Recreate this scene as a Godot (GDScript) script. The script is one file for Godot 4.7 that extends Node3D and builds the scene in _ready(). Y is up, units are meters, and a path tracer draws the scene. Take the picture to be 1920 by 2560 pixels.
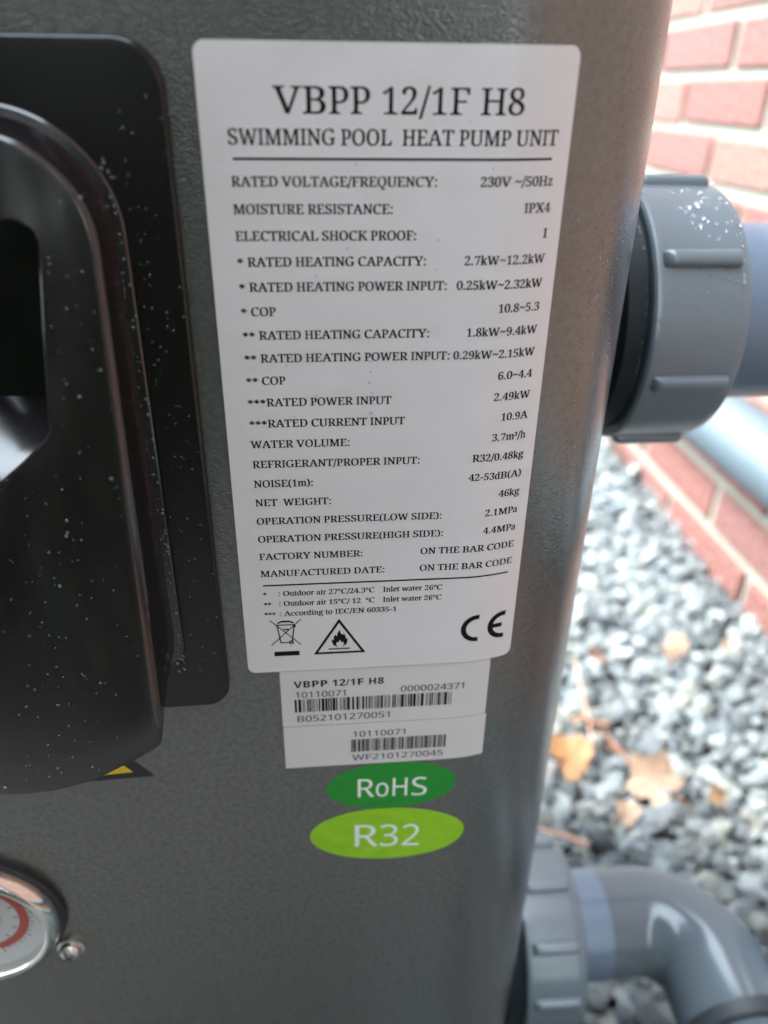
extends Node3D
# Close view of the rating plate on a grey outdoor heat pump, pipe unions and a brick wall behind it.
# Lengths in the helpers below are millimetres; MM turns them into metres.

const MM := 0.001
const CORNER_START := 52.27      # where the flat front begins to turn into the rounded corner
const CORNER_R := 44.63
const UNSEEN_HEDGE_TOP := 2.3

var rng := RandomNumberGenerator.new()
var used := {}
var M := {}
var fonts := {}
var glyphs := {}

# ------------------------------------------------------------------ mesh building
class MB:
	var v := PackedVector3Array()
	var f := PackedInt32Array()

	func add(p: Vector3) -> int:
		v.append(p)
		return v.size() - 1

	func tri(a: int, b: int, c: int) -> void:
		f.append(a); f.append(b); f.append(c)

	func quad(a: int, b: int, c: int, d: int) -> void:
		tri(a, b, c)
		tri(a, c, d)

	# rows of points; closed joins the last column to the first
	func grid(rows: Array, closed := false) -> void:
		var first := v.size()
		var n: int = rows[0].size()
		for r in rows:
			for p in r:
				v.append(p)
		for i in rows.size() - 1:
			for j in (n if closed else n - 1):
				var j2 := (j + 1) % n
				quad(first + i * n + j, first + i * n + j2, first + (i + 1) * n + j2, first + (i + 1) * n + j)

	func fan(ring: Array, centre: Vector3) -> void:
		var c := add(centre)
		var first := v.size()
		for p in ring:
			v.append(p)
		for j in ring.size():
			tri(c, first + j, first + (j + 1) % ring.size())

	func flip() -> void:
		for i in range(0, f.size(), 3):
			var t := f[i + 1]
			f[i + 1] = f[i + 2]
			f[i + 2] = t

	func volume() -> float:
		var c := Vector3.ZERO
		for p in v:
			c += p
		c /= v.size()
		var s := 0.0
		for i in range(0, f.size(), 3):
			s += (v[f[i]] - c).dot((v[f[i + 2]] - c).cross(v[f[i + 1]] - c))
		return s

	# hint zero: closed body, faces turned outwards; otherwise faces turned towards hint
	func mesh(angle := 40.0, hint := Vector3.ZERO, uv_scale := 0.0) -> ArrayMesh:
		var turn := 0.0
		if hint == Vector3.ZERO:
			turn = volume()
		else:
			for i in range(0, f.size(), 3):
				turn += (v[f[i + 2]] - v[f[i]]).cross(v[f[i + 1]] - v[f[i]]).dot(hint)
		if turn < 0.0:
			flip()
		# weld by position so that seams shade smoothly
		var ids := {}
		var weld := PackedInt32Array()
		weld.resize(v.size())
		for i in v.size():
			var k := Vector3i((v[i] * 2000000.0).round())
			if not ids.has(k):
				ids[k] = ids.size()
			weld[i] = ids[k]
		var around := []
		around.resize(ids.size())
		for i in around.size():
			around[i] = []
		var fn := PackedVector3Array()
		var nf := f.size() / 3
		fn.resize(nf)
		for i in nf:
			var n := (v[f[i * 3 + 2]] - v[f[i * 3]]).cross(v[f[i * 3 + 1]] - v[f[i * 3]])
			fn[i] = n
			for k in 3:
				around[weld[f[i * 3 + k]]].append(i)
		var limit := cos(deg_to_rad(angle))
		var ov := PackedVector3Array()
		var on := PackedVector3Array()
		var ouv := PackedVector2Array()
		for i in nf:
			var own := fn[i].normalized()
			for k in 3:
				var at := f[i * 3 + k]
				var sum := Vector3.ZERO
				for j in around[weld[at]]:
					if fn[j].normalized().dot(own) >= limit:
						sum += fn[j]
				ov.append(v[at])
				on.append(sum.normalized() if sum.length_squared() > 0.0 else own)
				ouv.append(Vector2(v[at].x, v[at].y) * uv_scale)
		var arrays := []
		arrays.resize(Mesh.ARRAY_MAX)
		arrays[Mesh.ARRAY_VERTEX] = ov
		arrays[Mesh.ARRAY_NORMAL] = on
		if uv_scale > 0.0:
			arrays[Mesh.ARRAY_TEX_UV] = ouv
		var m := ArrayMesh.new()
		m.add_surface_from_arrays(Mesh.PRIMITIVE_TRIANGLES, arrays)
		return m


func numbered(called: String) -> String:
	used[called] = used.get(called, -1) + 1
	return called if used[called] == 0 else "%s_%03d" % [called, used[called]]


func thing(called: String, label: String, category: String, at := Vector3.ZERO, group := "") -> Node3D:
	var o := Node3D.new()
	o.name = numbered(called)
	o.position = at
	add_child(o, true)
	o.set_meta("label", label)
	o.set_meta("category", category)
	if group:
		o.set_meta("group", group)
	return o


func put(called: String, mesh: Mesh, material: Material, parent: Node = null) -> MeshInstance3D:
	var o := MeshInstance3D.new()
	if parent == null:
		parent = self
		o.name = numbered(called)
	else:
		var n := called
		var k := 0
		while parent.has_node(NodePath(n)):
			k += 1
			n = "%s_%03d" % [called, k]
		o.name = n
	o.mesh = mesh
	o.material_override = material
	parent.add_child(o, true)
	return o


func mmesh(called: String, mesh: Mesh, material: Material, places: Array, parent: Node = null, colors := PackedColorArray()) -> MultiMeshInstance3D:
	var mm := MultiMesh.new()
	mm.transform_format = MultiMesh.TRANSFORM_3D
	mm.use_colors = colors.size() > 0
	mm.mesh = mesh
	mm.instance_count = places.size()
	for i in places.size():
		mm.set_instance_transform(i, places[i])
		if colors.size():
			mm.set_instance_color(i, colors[i])
	var o := MultiMeshInstance3D.new()
	o.name = called
	o.multimesh = mm
	o.material_override = material
	o.set_meta("kind", "stuff")
	(parent if parent else self).add_child(o, true)
	return o


func lin(r: float, g: float, b: float) -> Color:
	return Color(r, g, b).linear_to_srgb()


func mat(c: Color, rough: float, metallic := 0.0) -> StandardMaterial3D:
	var m := StandardMaterial3D.new()
	m.albedo_color = c
	m.roughness = rough
	m.metallic = metallic
	return m


func noise_tex(freq: float, octaves: int, seed_: int, size := 512, ramp: Gradient = null, kind := FastNoiseLite.TYPE_SIMPLEX_SMOOTH) -> NoiseTexture2D:
	var n := FastNoiseLite.new()
	n.noise_type = kind
	n.frequency = freq
	n.fractal_octaves = octaves
	n.seed = seed_
	var t := NoiseTexture2D.new()
	t.width = size
	t.height = size
	t.seamless = true
	t.noise = n
	if ramp:
		t.color_ramp = ramp
	return t


func ramp(a: Color, b: Color, lo := 0.0, hi := 1.0) -> Gradient:
	var g := Gradient.new()
	g.offsets = PackedFloat32Array([lo, hi])
	g.colors = PackedColorArray([a, b])
	return g


func bump(m: StandardMaterial3D, tex: Texture2D, cm: float, tile_m: float) -> void:
	m.heightmap_enabled = true
	m.heightmap_texture = tex
	m.heightmap_scale = cm
	m.uv1_triplanar = true
	m.uv1_scale = Vector3.ONE / tile_m


# ------------------------------------------------------------------ shapes
func lathe(profile: Array, xf: Transform3D, segs := 64) -> MB:
	# profile: Vector2(along, radius) in mm, axis is local X
	var b := MB.new()
	var rows := []
	for p in profile:
		var row := []
		for j in segs:
			var a := TAU * j / segs
			row.append(xf * (Vector3(p.x, p.y * cos(a), p.y * sin(a)) * MM))
		rows.append(row)
	b.grid(rows, true)
	return b


func tube(path: Array, radius: float, segs := 48) -> MB:
	# path: mm points; frames carried along
	var b := MB.new()
	var rows := []
	var side := Vector3.UP
	for i in path.size():
		var d: Vector3 = (path[mini(i + 1, path.size() - 1)] - path[maxi(i - 1, 0)]).normalized()
		side = (side - d * side.dot(d))
		if side.length() < 0.01:
			side = Vector3.RIGHT - d * d.x
		side = side.normalized()
		var other := d.cross(side)
		var row := []
		for j in segs:
			var a := TAU * j / segs
			row.append((path[i] + (side * cos(a) + other * sin(a)) * radius) * MM)
		rows.append(row)
	b.grid(rows, true)
	return b


func bevel_box(size: Vector3, bev: float, wobble := 0.0) -> MB:
	var b := MB.new()
	var h := size / 2.0
	var ids := {}
	for sx in [-1, 1]:
		for sy in [-1, 1]:
			for sz in [-1, 1]:
				var w := Vector3(rng.randf_range(-1, 1), rng.randf_range(-1, 1), rng.randf_range(-1, 1)) * wobble
				for ax in 3:
					var p := Vector3(sx * (h.x - bev), sy * (h.y - bev), sz * (h.z - bev))
					p[ax] = [sx, sy, sz][ax] * h[ax]
					ids[[sx, sy, sz, ax]] = b.add((p + w) * MM)
	for ax in 3:
		var u := (ax + 1) % 3
		var w := (ax + 2) % 3
		for s in [-1, 1]:
			var q := []
			for e in [[-1, -1], [1, -1], [1, 1], [-1, 1]]:
				var k := [0, 0, 0]
				k[ax] = s; k[u] = e[0]; k[w] = e[1]
				q.append(ids[[k[0], k[1], k[2], ax]])
			if s > 0:
				b.quad(q[0], q[3], q[2], q[1])
			else:
				b.quad(q[0], q[1], q[2], q[3])
		for su in [-1, 1]:
			for sw in [-1, 1]:
				var k0 := [0, 0, 0]
				var k1 := [0, 0, 0]
				k0[ax] = -1; k0[u] = su; k0[w] = sw
				k1[ax] = 1; k1[u] = su; k1[w] = sw
				var q := [ids[[k0[0], k0[1], k0[2], u]], ids[[k1[0], k1[1], k1[2], u]], ids[[k1[0], k1[1], k1[2], w]], ids[[k0[0], k0[1], k0[2], w]]]
				if su * sw > 0:
					q.reverse()
				b.quad(q[0], q[1], q[2], q[3])
	for sx in [-1, 1]:
		for sy in [-1, 1]:
			for sz in [-1, 1]:
				var t := [ids[[sx, sy, sz, 0]], ids[[sx, sy, sz, 1]], ids[[sx, sy, sz, 2]]]
				if sx * sy * sz > 0:
					b.tri(t[0], t[2], t[1])
				else:
					b.tri(t[0], t[1], t[2])
	return b


# a point of the cabinet's skin: s along the front from the rating plate's left edge, v up, off outwards
func surf(s: float, v: float, off := 0.0) -> Vector3:
	if s <= CORNER_START:
		return Vector3(s, v, off) * MM
	var a := (s - CORNER_START) / CORNER_R
	return Vector3(CORNER_START + (CORNER_R + off) * sin(a), v, -CORNER_R + (CORNER_R + off) * cos(a)) * MM


func surf_normal(s: float) -> Vector3:
	var a := maxf(0.0, (s - CORNER_START) / CORNER_R)
	return Vector3(sin(a), 0, cos(a))


# a thin sheet on the skin: columns s, each from bottom to top
func sheet(cols: Array, thick: float, rows := 1) -> ArrayMesh:
	var b := MB.new()
	var grid := []
	for c in cols:
		var r := []
		for k in rows + 1:
			r.append(surf(c.x, lerpf(c.y, c.z, float(k) / rows), thick))
		grid.append(r)
	b.grid(grid)
	var rim := []
	for c in cols:
		rim.append(Vector2(c.x, c.z))
	for i in range(cols.size() - 1, -1, -1):
		rim.append(Vector2(cols[i].x, cols[i].y))
	var edge := MB.new()
	var top := []
	var low := []
	for p in rim:
		top.append(surf(p.x, p.y, thick))
		low.append(surf(p.x, p.y, -0.02))
	b.grid([top, low], true)
	return b.mesh(30.0, Vector3(0.3, 0, 1))


func rounded_cols(s0: float, s1: float, bottom: float, top: float, r: float, step := 1.5, slant := Vector2.ZERO) -> Array:
	var ss := []
	for k in 9:
		ss.append(s0 + r * (1.0 - cos(k / 8.0 * PI / 2)))
	var n := int((s1 - s0 - 2 * r) / step)
	for k in range(1, n):
		ss.append(lerpf(s0 + r, s1 - r, float(k) / n))
	for k in 9:
		ss.append(s1 - r * (1.0 - sin(k / 8.0 * PI / 2)))
	var out := []
	for s in ss:
		var d := maxf(maxf(s0 + r - s, s - (s1 - r)), 0.0)
		var dip := r - sqrt(maxf(r * r - d * d, 0.0))
		var t: float = (s - s0) / (s1 - s0)
		out.append(Vector3(s, bottom + dip + slant.x * t, top - dip + slant.y * t))
	return out


func ellipse_cols(c: Vector2, a: float, bb: float, tilt: float, n := 56) -> Array:
	var out := []
	for k in n + 1:
		var x := -a * cos(PI * k / n)
		var y := bb * sqrt(maxf(1.0 - x * x / a / a, 0.0))
		out.append(Vector3(c.x + x, c.y - y + tilt * x, c.y + y + tilt * x))
	return out


# ------------------------------------------------------------------ print
const TIMES := {" ": 250, "*": 500, "/": 278, ":": 278, "~": 541, "(": 333, ")": 333, "-": 333, ".": 250, "A": 722, "B": 667, "C": 667, "D": 722, "E": 611, "F": 556, "G": 722, "H": 722, "I": 333, "K": 722, "L": 611, "M": 889, "N": 722, "O": 722, "P": 556, "Q": 722, "R": 667, "S": 556, "T": 611, "U": 722, "V": 722, "W": 944, "X": 722, "Y": 722, "a": 444, "b": 500, "c": 444, "d": 500, "e": 444, "f": 333, "g": 500, "h": 500, "i": 278, "k": 500, "l": 278, "m": 778, "n": 500, "o": 500, "r": 333, "t": 278, "u": 500, "w": 722, "z": 444, "³": 300, "°": 330}
const ARIAL := {" ": 278, "/": 278, "A": 667, "B": 667, "F": 611, "H": 722, "P": 667, "R": 722, "S": 667, "V": 667, "W": 944, "o": 556, "1": 556}


func glyph(font: String, c: String) -> Array:
	var key := font + c
	if not glyphs.has(key):
		if not fonts.has(font):
			var f := SystemFont.new()
			f.font_names = PackedStringArray([font.trim_suffix(" Bold")])
			if font.ends_with(" Bold"):
				f.font_weight = 700
			fonts[font] = f
		var tm := TextMesh.new()
		tm.font = fonts[font]
		tm.font_size = 256
		tm.pixel_size = 1.0 / 256
		tm.curve_step = 3.0
		tm.depth = 0.0
		tm.text = c
		tm.horizontal_alignment = HORIZONTAL_ALIGNMENT_LEFT
		tm.vertical_alignment = VERTICAL_ALIGNMENT_BOTTOM
		var pts := PackedVector2Array()
		if tm.get_surface_count():
			var a := tm.surface_get_arrays(0)
			for i in a[Mesh.ARRAY_INDEX]:
				var p: Vector3 = a[Mesh.ARRAY_VERTEX][i]
				pts.append(Vector2(p.x, p.y))
			pts.resize(pts.size() / 3 * 3)
		glyphs[key] = [pts, fonts[font].get_string_size(c, HORIZONTAL_ALIGNMENT_LEFT, -1, 256).x / 256.0]
	return glyphs[key]


func advance(table: Dictionary, c: String) -> float:
	return table.get(c, 500 if table == TIMES else 556) / 1000.0


# lettering on the skin: inked from s0 to s1, baseline v0..v1, capital letters cap high
func lettering(text: String, s0: float, s1: float, v0: float, cap: float, off: float, font := "Droid Serif", v1 := INF, swell := 0.0) -> ArrayMesh:
	var table: Dictionary = TIMES if font.begins_with("Droid Serif") else ARIAL
	if v1 == INF:
		v1 = v0
	var h := glyph(font, "H")
	var base := 1e9
	var high := -1e9
	for p in h[0]:
		base = minf(base, p.y)
		high = maxf(high, p.y)
	var em := 0.714 / (high - base)      # the mesh's own units to ems
	var width := 0.0
	for c in text:
		width += advance(table, c)
	var k := (s1 - s0) / (width - 0.04)
	var sy := cap / (high - base)
	var x := s0 - 0.02 * k
	var ov := PackedVector3Array()
	var on := PackedVector3Array()
	for c in text:
		var g := glyph(font, c)
		var adv := advance(table, c) * k
		var sx: float = adv / g[1] * em if g[1] > 0.0 else k
		var lift := 0.0
		if c == "*":
			lift = -0.16 * cap
		# ink that has spread: struck again a hair to the side, a hair higher
		for strike in (2 if swell > 0.0 else 1):
			for i in range(0, g[0].size(), 3):
				var q := [0, 0, 0]
				for j in 3:
					var p: Vector2 = g[0][i + j]
					var s: float = x + p.x * sx + swell * (strike - 0.5)
					q[j] = Vector2(s, lerpf(v0, v1, (s - s0) / (s1 - s0)) + (p.y - base) * sy + lift + swell * 0.4 * (strike - 0.5))
				var turn: float = (q[1] - q[0]).cross(q[2] - q[0])
				for j in ([0, 1, 2] if turn < 0.0 else [0, 2, 1]):
					ov.append(surf(q[j].x, q[j].y, off + 0.012 * strike))
					on.append(surf_normal(q[j].x))
		x += adv
	return flat_mesh(ov, on)


func flat_mesh(ov: PackedVector3Array, on: PackedVector3Array) -> ArrayMesh:
	var arrays := []
	arrays.resize(Mesh.ARRAY_MAX)
	arrays[Mesh.ARRAY_VERTEX] = ov
	arrays[Mesh.ARRAY_NORMAL] = on
	var m := ArrayMesh.new()
	m.add_surface_from_arrays(Mesh.PRIMITIVE_TRIANGLES, arrays)
	return m


func ink_polys(polys: Array, off: float) -> ArrayMesh:
	var ov := PackedVector3Array()
	var on := PackedVector3Array()
	for poly in polys:
		var p := PackedVector2Array(poly)
		var t := Geometry2D.triangulate_polygon(p)
		for i in range(0, t.size(), 3):
			var a := p[t[i]]
			var b := p[t[i + 1]]
			var c := p[t[i + 2]]
			if (b - a).cross(c - a) > 0.0:
				var s := b
				b = c
				c = s
			for q in [a, b, c]:
				ov.append(surf(q.x, q.y, off))
				on.append(surf_normal(q.x))
	return flat_mesh(ov, on)


func stroke(a: Vector2, b: Vector2, w: float) -> Array:
	var n := (b - a).orthogonal().normalized() * w / 2
	return [a + n, b + n, b - n, a - n]


func long_rule(s0: float, s1: float, v: float, w: float) -> Array:
	var out := []
	var n := 36
	for k in n:
		var a := lerpf(s0, s1, float(k) / n)
		var b := lerpf(s0, s1, float(k + 1) / n)
		out.append([Vector2(a, v - w / 2), Vector2(b, v - w / 2), Vector2(b, v + w / 2), Vector2(a, v + w / 2)])
	return out


func arc_band(c: Vector2, r0: float, r1: float, a0: float, a1: float, n := 24) -> Array:
	var out := []
	for k in n:
		var a := lerpf(a0, a1, float(k) / n)
		var b := lerpf(a0, a1, float(k + 1) / n)
		out.append([c + Vector2.from_angle(a) * r0, c + Vector2.from_angle(a) * r1, c + Vector2.from_angle(b) * r1, c + Vector2.from_angle(b) * r0])
	return out


# ------------------------------------------------------------------ the scene
func _ready() -> void:
	rng.seed = 71
	var cam := Camera3D.new()
	cam.name = "camera"
	cam.transform = Transform3D(Basis(Vector3(0.99576503, 0.01461114, 0.09076631), Vector3(0.033112, 0.86403145, -0.50234773), Vector3(-0.08576482, 0.50322576, 0.8598885)).orthonormalized(), Vector3(17.88, 0.486, 160.0) * MM)
	var half := atan(1280.0 / 2031.05)
	var lens := CameraAttributesPhysical.new()
	lens.frustum_focal_length = 12.0 / tan(half)
	lens.frustum_near = 0.01
	lens.frustum_far = 200.0
	lens.frustum_focus_distance = 0.187
	lens.exposure_aperture = lens.frustum_focal_length / 3.0
	cam.attributes = lens
	cam.fov = rad_to_deg(half * 2.0)
	cam.near = 0.01
	cam.far = 200.0
	add_child(cam)
	cam.current = true

	var sky := ProceduralSkyMaterial.new()
	sky.sky_top_color = Color(0.89, 0.95, 1.0)
	sky.sky_horizon_color = Color(0.88, 0.91, 0.93)
	sky.sky_curve = 0.25
	sky.ground_bottom_color = Color(0.2, 0.2, 0.19)
	sky.ground_horizon_color = Color(0.45, 0.47, 0.47)
	sky.sun_angle_max = 1.0
	var env := Environment.new()
	env.background_mode = Environment.BG_SKY
	env.background_energy_multiplier = 1.35
	env.sky = Sky.new()
	env.sky.sky_material = sky
	env.tonemap_mode = Environment.TONE_MAPPER_LINEAR
	env.tonemap_exposure = 8.2
	env.sdfgi_enabled = true
	env.ssao_enabled = true
	env.ssil_enabled = true
	var we := WorldEnvironment.new()
	we.name = "world_environment"
	we.environment = env
	add_child(we)

	var sun := DirectionalLight3D.new()
	sun.name = "sun"
	sun.light_color = Color(1.0, 0.985, 0.96)
	sun.light_energy = 0.5
	sun.light_angular_distance = 12.0
	sun.shadow_enabled = true
	add_child(sun)
	sun.look_at_from_position(Vector3(-0.8, 1.1, -0.5), Vector3.ZERO)

	make_materials()
	make_ground()
	make_wall()
	make_heat_pump()
	make_plumbing()
	make_litter()
	make_unseen_hedge()


func make_materials() -> void:
	var peel := noise_tex(0.05, 2, 5, 1024)
	var body := mat(lin(0.168, 0.178, 0.170), 0.2, 0.62)
	body.metallic_specular = 0.7
	body.albedo_texture = noise_tex(0.02, 5, 6, 1024, ramp(Color(0.91, 0.91, 0.90), Color(1, 1, 1), 0.25, 0.7))
	body.roughness_texture = noise_tex(0.012, 4, 7, 512, ramp(Color(0.75, 0.75, 0.75), Color(1, 1, 1), 0.2, 0.8))
	body.roughness = 0.21
	bump(body, peel, 0.0075, 0.045)
	M.body = body
	M.plate = mat(lin(0.005, 0.0045, 0.004), 0.22)
	M.plate.metallic_specular = 0.48
	M.hood = mat(lin(0.008, 0.0066, 0.007), 0.15)
	M.hood.metallic_specular = 0.65
	M.screen = mat(lin(0.004, 0.004, 0.004), 0.12)
	M.paper = mat(lin(0.685, 0.67, 0.68), 0.27)
	M.paper.metallic_specular = 0.65
	M.paper2 = mat(lin(0.63, 0.62, 0.62), 0.42)
	M.ink = mat(lin(0.006, 0.005, 0.006), 0.5)
	M.ink.metallic_specular = 0.25
	M.ink_grey = mat(lin(0.03, 0.03, 0.03), 0.5)
	M.green = mat(lin(0.002, 0.25, 0.016), 0.3)
	M.green.metallic_specular = 0.3
	M.lime = mat(lin(0.26, 0.56, 0.001), 0.3)
	M.lime.metallic_specular = 0.3
	var crumple := noise_tex(0.012, 3, 77, 512)
	for k in ["green", "lime"]:
		bump(M[k], crumple, 0.03, 0.05)
		M[k].clearcoat_enabled = true
		M[k].clearcoat = 0.6
		M[k].clearcoat_roughness = 0.08
	var wave := noise_tex(0.006, 5, 78, 1024)
	bump(M.paper, wave, 0.014, 0.09)
	bump(M.paper2, wave, 0.014, 0.09)
	M.white_ink = mat(lin(0.78, 0.84, 0.80), 0.4)
	M.yellow = mat(lin(0.85, 0.62, 0.02), 0.35)
	M.black_ink = mat(lin(0.01, 0.01, 0.01), 0.35)
	M.chrome = mat(lin(0.75, 0.74, 0.70), 0.12, 1.0)
	M.steel = mat(lin(0.68, 0.67, 0.65), 0.25, 1.0)
	M.dial = mat(lin(0.55, 0.56, 0.56), 0.5)
	M.red = mat(lin(0.40, 0.012, 0.006), 0.5)
	var glass := mat(Color(1, 1, 1, 0.04), 0.02)
	glass.transparency = BaseMaterial3D.TRANSPARENCY_ALPHA
	glass.metallic_specular = 0.25
	M.glass = glass
	M.nut = mat(lin(0.122, 0.160, 0.184), 0.24)
	M.nut.metallic_specular = 0.6
	M.nut_dark = mat(lin(0.012, 0.018, 0.021), 0.5)
	M.nut_dark.metallic_specular = 0.3
	M.tail = mat(lin(0.115, 0.158, 0.215), 0.25)
	M.elbow = mat(lin(0.095, 0.117, 0.133), 0.12)
	M.rubber = mat(lin(0.02, 0.025, 0.03), 0.5)
	M.wall_pipe = mat(lin(0.07, 0.098, 0.114), 0.45)
	var water := mat(Color(0.85, 0.92, 0.95, 0.06), 0.03)
	water.refraction_enabled = true
	water.refraction_scale = 0.045
	water.metallic_specular = 0.7
	water.transparency = BaseMaterial3D.TRANSPARENCY_ALPHA
	M.water = water
	var clay := noise_tex(0.02, 4, 21, 512, ramp(Color(0.66, 0.63, 0.62), Color(1, 1, 1), 0.2, 0.75))
	var clay_bump := noise_tex(0.06, 4, 22, 512)
	M.bricks = []
	for c in [lin(0.27, 0.126, 0.102), lin(0.29, 0.15, 0.122), lin(0.25, 0.108, 0.09), lin(0.285, 0.157, 0.124), lin(0.235, 0.11, 0.095)]:
		var m := mat(c, 0.85)
		m.albedo_texture = clay
		bump(m, clay_bump, 0.12, 0.09)
		M.bricks.append(m)
	M.mortar = mat(lin(0.33, 0.34, 0.285), 0.9)
	M.mortar.albedo_texture = noise_tex(0.04, 4, 31, 512, ramp(Color(0.8, 0.8, 0.78), Color(1, 1, 1), 0.25, 0.75))
	bump(M.mortar, clay_bump, 0.15, 0.08)
	var stone := mat(Color(1, 1, 1), 0.55)
	stone.vertex_color_use_as_albedo = true
	stone.albedo_texture = noise_tex(0.02, 4, 41, 512, ramp(Color(0.6, 0.62, 0.64), Color(1, 1, 1), 0.25, 0.7))
	bump(stone, noise_tex(0.04, 4, 42, 512), 0.06, 0.05)
	M.stone = stone
	M.soil = mat(lin(0.11, 0.11, 0.105), 0.9)
	M.soil.albedo_texture = noise_tex(0.05, 4, 51, 512, ramp(Color(0.5, 0.5, 0.5), Color(1, 1, 1), 0.2, 0.8))
	M.soil.uv1_triplanar = true
	M.soil.uv1_scale = Vector3.ONE * 4.0
	M.leaves = []
	for c in [lin(0.38, 0.20, 0.085), lin(0.37, 0.26, 0.185), lin(0.34, 0.22, 0.12), lin(0.31, 0.17, 0.125)]:
		var m := mat(c, 0.6)
		m.albedo_texture = noise_tex(0.03, 3, 61, 256, ramp(Color(0.75, 0.7, 0.65), Color(1, 1, 1), 0.2, 0.7))
		m.uv1_triplanar = true
		m.uv1_scale = Vector3.ONE * 30.0
		m.backlight_enabled = true
		m.backlight = Color(0.3, 0.2, 0.1)
		M.leaves.append(m)
	M.twig = mat(lin(0.26, 0.13, 0.075), 0.7)
	M.needle = mat(lin(0.36, 0.21, 0.15), 0.6)


# ------------------------------------------------------------------ ground and gravel
func stone_mesh(k: int) -> ArrayMesh:
	# an icosphere cut by random planes: an angular crushed pebble
	var t := (1.0 + sqrt(5.0)) / 2.0
	var pts := [Vector3(-1, t, 0), Vector3(1, t, 0), Vector3(-1, -t, 0), Vector3(1, -t, 0), Vector3(0, -1, t), Vector3(0, 1, t), Vector3(0, -1, -t), Vector3(0, 1, -t), Vector3(t, 0, -1), Vector3(t, 0, 1), Vector3(-t, 0, -1), Vector3(-t, 0, 1)]
	var tris := [[0, 11, 5], [0, 5, 1], [0, 1, 7], [0, 7, 10], [0, 10, 11], [1, 5, 9], [5, 11, 4], [11, 10, 2], [10, 7, 6], [7, 1, 8], [3, 9, 4], [3, 4, 2], [3, 2, 6], [3, 6, 8], [3, 8, 9], [4, 9, 5], [2, 4, 11], [6, 2, 10], [8, 6, 7], [9, 8, 1]]
	for level in 3:
		var mid := {}
		var next := []
		for q in tris:
			var m := []
			for e in 3:
				var a: int = mini(q[e], q[(e + 1) % 3])
				var b: int = maxi(q[e], q[(e + 1) % 3])
				if not mid.has([a, b]):
					mid[[a, b]] = pts.size()
					pts.append((pts[a].normalized() + pts[b].normalized()) / 2.0)
				m.append(mid[[a, b]])
			next.append_array([[q[0], m[0], m[2]], [q[1], m[1], m[0]], [q[2], m[2], m[1]], [m[0], m[1], m[2]]])
		tris = next
	var planes := []
	for i in 13:
		planes.append([Vector3(rng.randfn(), rng.randfn(), rng.randfn()).normalized(), rng.randf_range(0.48, 0.9)])
	var b := MB.new()
	for p in pts:
		var d: Vector3 = p.normalized()
		var r := 1.1
		for q in planes:
			var c: float = d.dot(q[0])
			if c > 0.1:
				r = minf(r, q[1] / c)
		r *= rng.randf_range(0.985, 1.015)
		b.add(d * r * Vector3(1.0, [0.62, 0.75, 0.5, 0.85][k % 4], [0.8, 0.7, 0.95, 0.78][k % 4]))
	for q in tris:
		b.tri(q[0], q[1], q[2])
	return b.mesh(18.0)


func make_ground() -> void:
	var b := MB.new()
	var n := 24
	var rows := []
	for i in n + 1:
		var r := []
		for j in n + 1:
			r.append(Vector3((float(j) / n - 0.5) * 120.0, -0.585, (float(i) / n - 0.5) * 120.0))
		rows.append(r)
	b.grid(rows)
	var g := put("ground", b.mesh(40, Vector3.UP), M.soil)
	g.set_meta("kind", "structure")
	g.set_meta("label", "dark wet soil under the loose gravel")

	var tones := [Color(0.46, 0.51, 0.54), Color(0.36, 0.41, 0.44), Color(0.62, 0.67, 0.68), Color(0.32, 0.355, 0.38), Color(0.22, 0.245, 0.26), Color(0.72, 0.76, 0.75), Color(0.56, 0.56, 0.50), Color(0.42, 0.46, 0.49), Color(0.50, 0.55, 0.58)]
	var places := []
	var colors := []
	for k in 6:
		places.append([])
		colors.append(PackedColorArray())
	# close behind and beside the unit, fine; farther round, coarser
	for zone in [[60.0, 545.0, -1650.0, 260.0, 15.5, 3], [60.0, 545.0, -1100.0, 260.0, 11.0, 1], [-900.0, 60.0, -900.0, 30.0, 34.0, 1]]:
		for layer in zone[5]:
			var x: float = zone[0]
			while x < zone[1]:
				var z: float = zone[2]
				while z < zone[3]:
					var size: float = clampf(exp(rng.randfn(2.36, 0.42)), 4.5, 23.0) * (zone[4] / 20.0)
					var kind := rng.randi() % 6
					var up_to: float = clampf((x - 380.0) / 160.0, 0.0, 1.0) * 18.0
					var y: float = (-588.0 if zone[4] > 12.0 else -572.0) + layer * 9.0 + rng.randf_range(-3, 9) + up_to
					var basis := Basis.from_euler(Vector3(rng.randf_range(-0.5, 0.5), rng.randf() * TAU, rng.randf_range(-0.5, 0.5))).scaled(Vector3.ONE * size * MM)
					places[kind].append(Transform3D(basis, Vector3(x + rng.randf_range(-11, 11), y, z + rng.randf_range(-11, 11)) * MM))
					var c: Color = tones[rng.randi() % tones.size()]
					colors[kind].append(c * Color(1.04, 1.04, 1.0) * rng.randf_range(0.55, 0.8))
					z += zone[4]
				x += zone[4]
	for k in 6:
		var o := mmesh("gravel" if k == 0 else "gravel_%03d" % k, stone_mesh(k), M.stone, places[k], self, colors[k])
		o.set_meta("label", "loose grey and white crushed stone gravel beside the wall")
		o.set_meta("category", "gravel")


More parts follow.
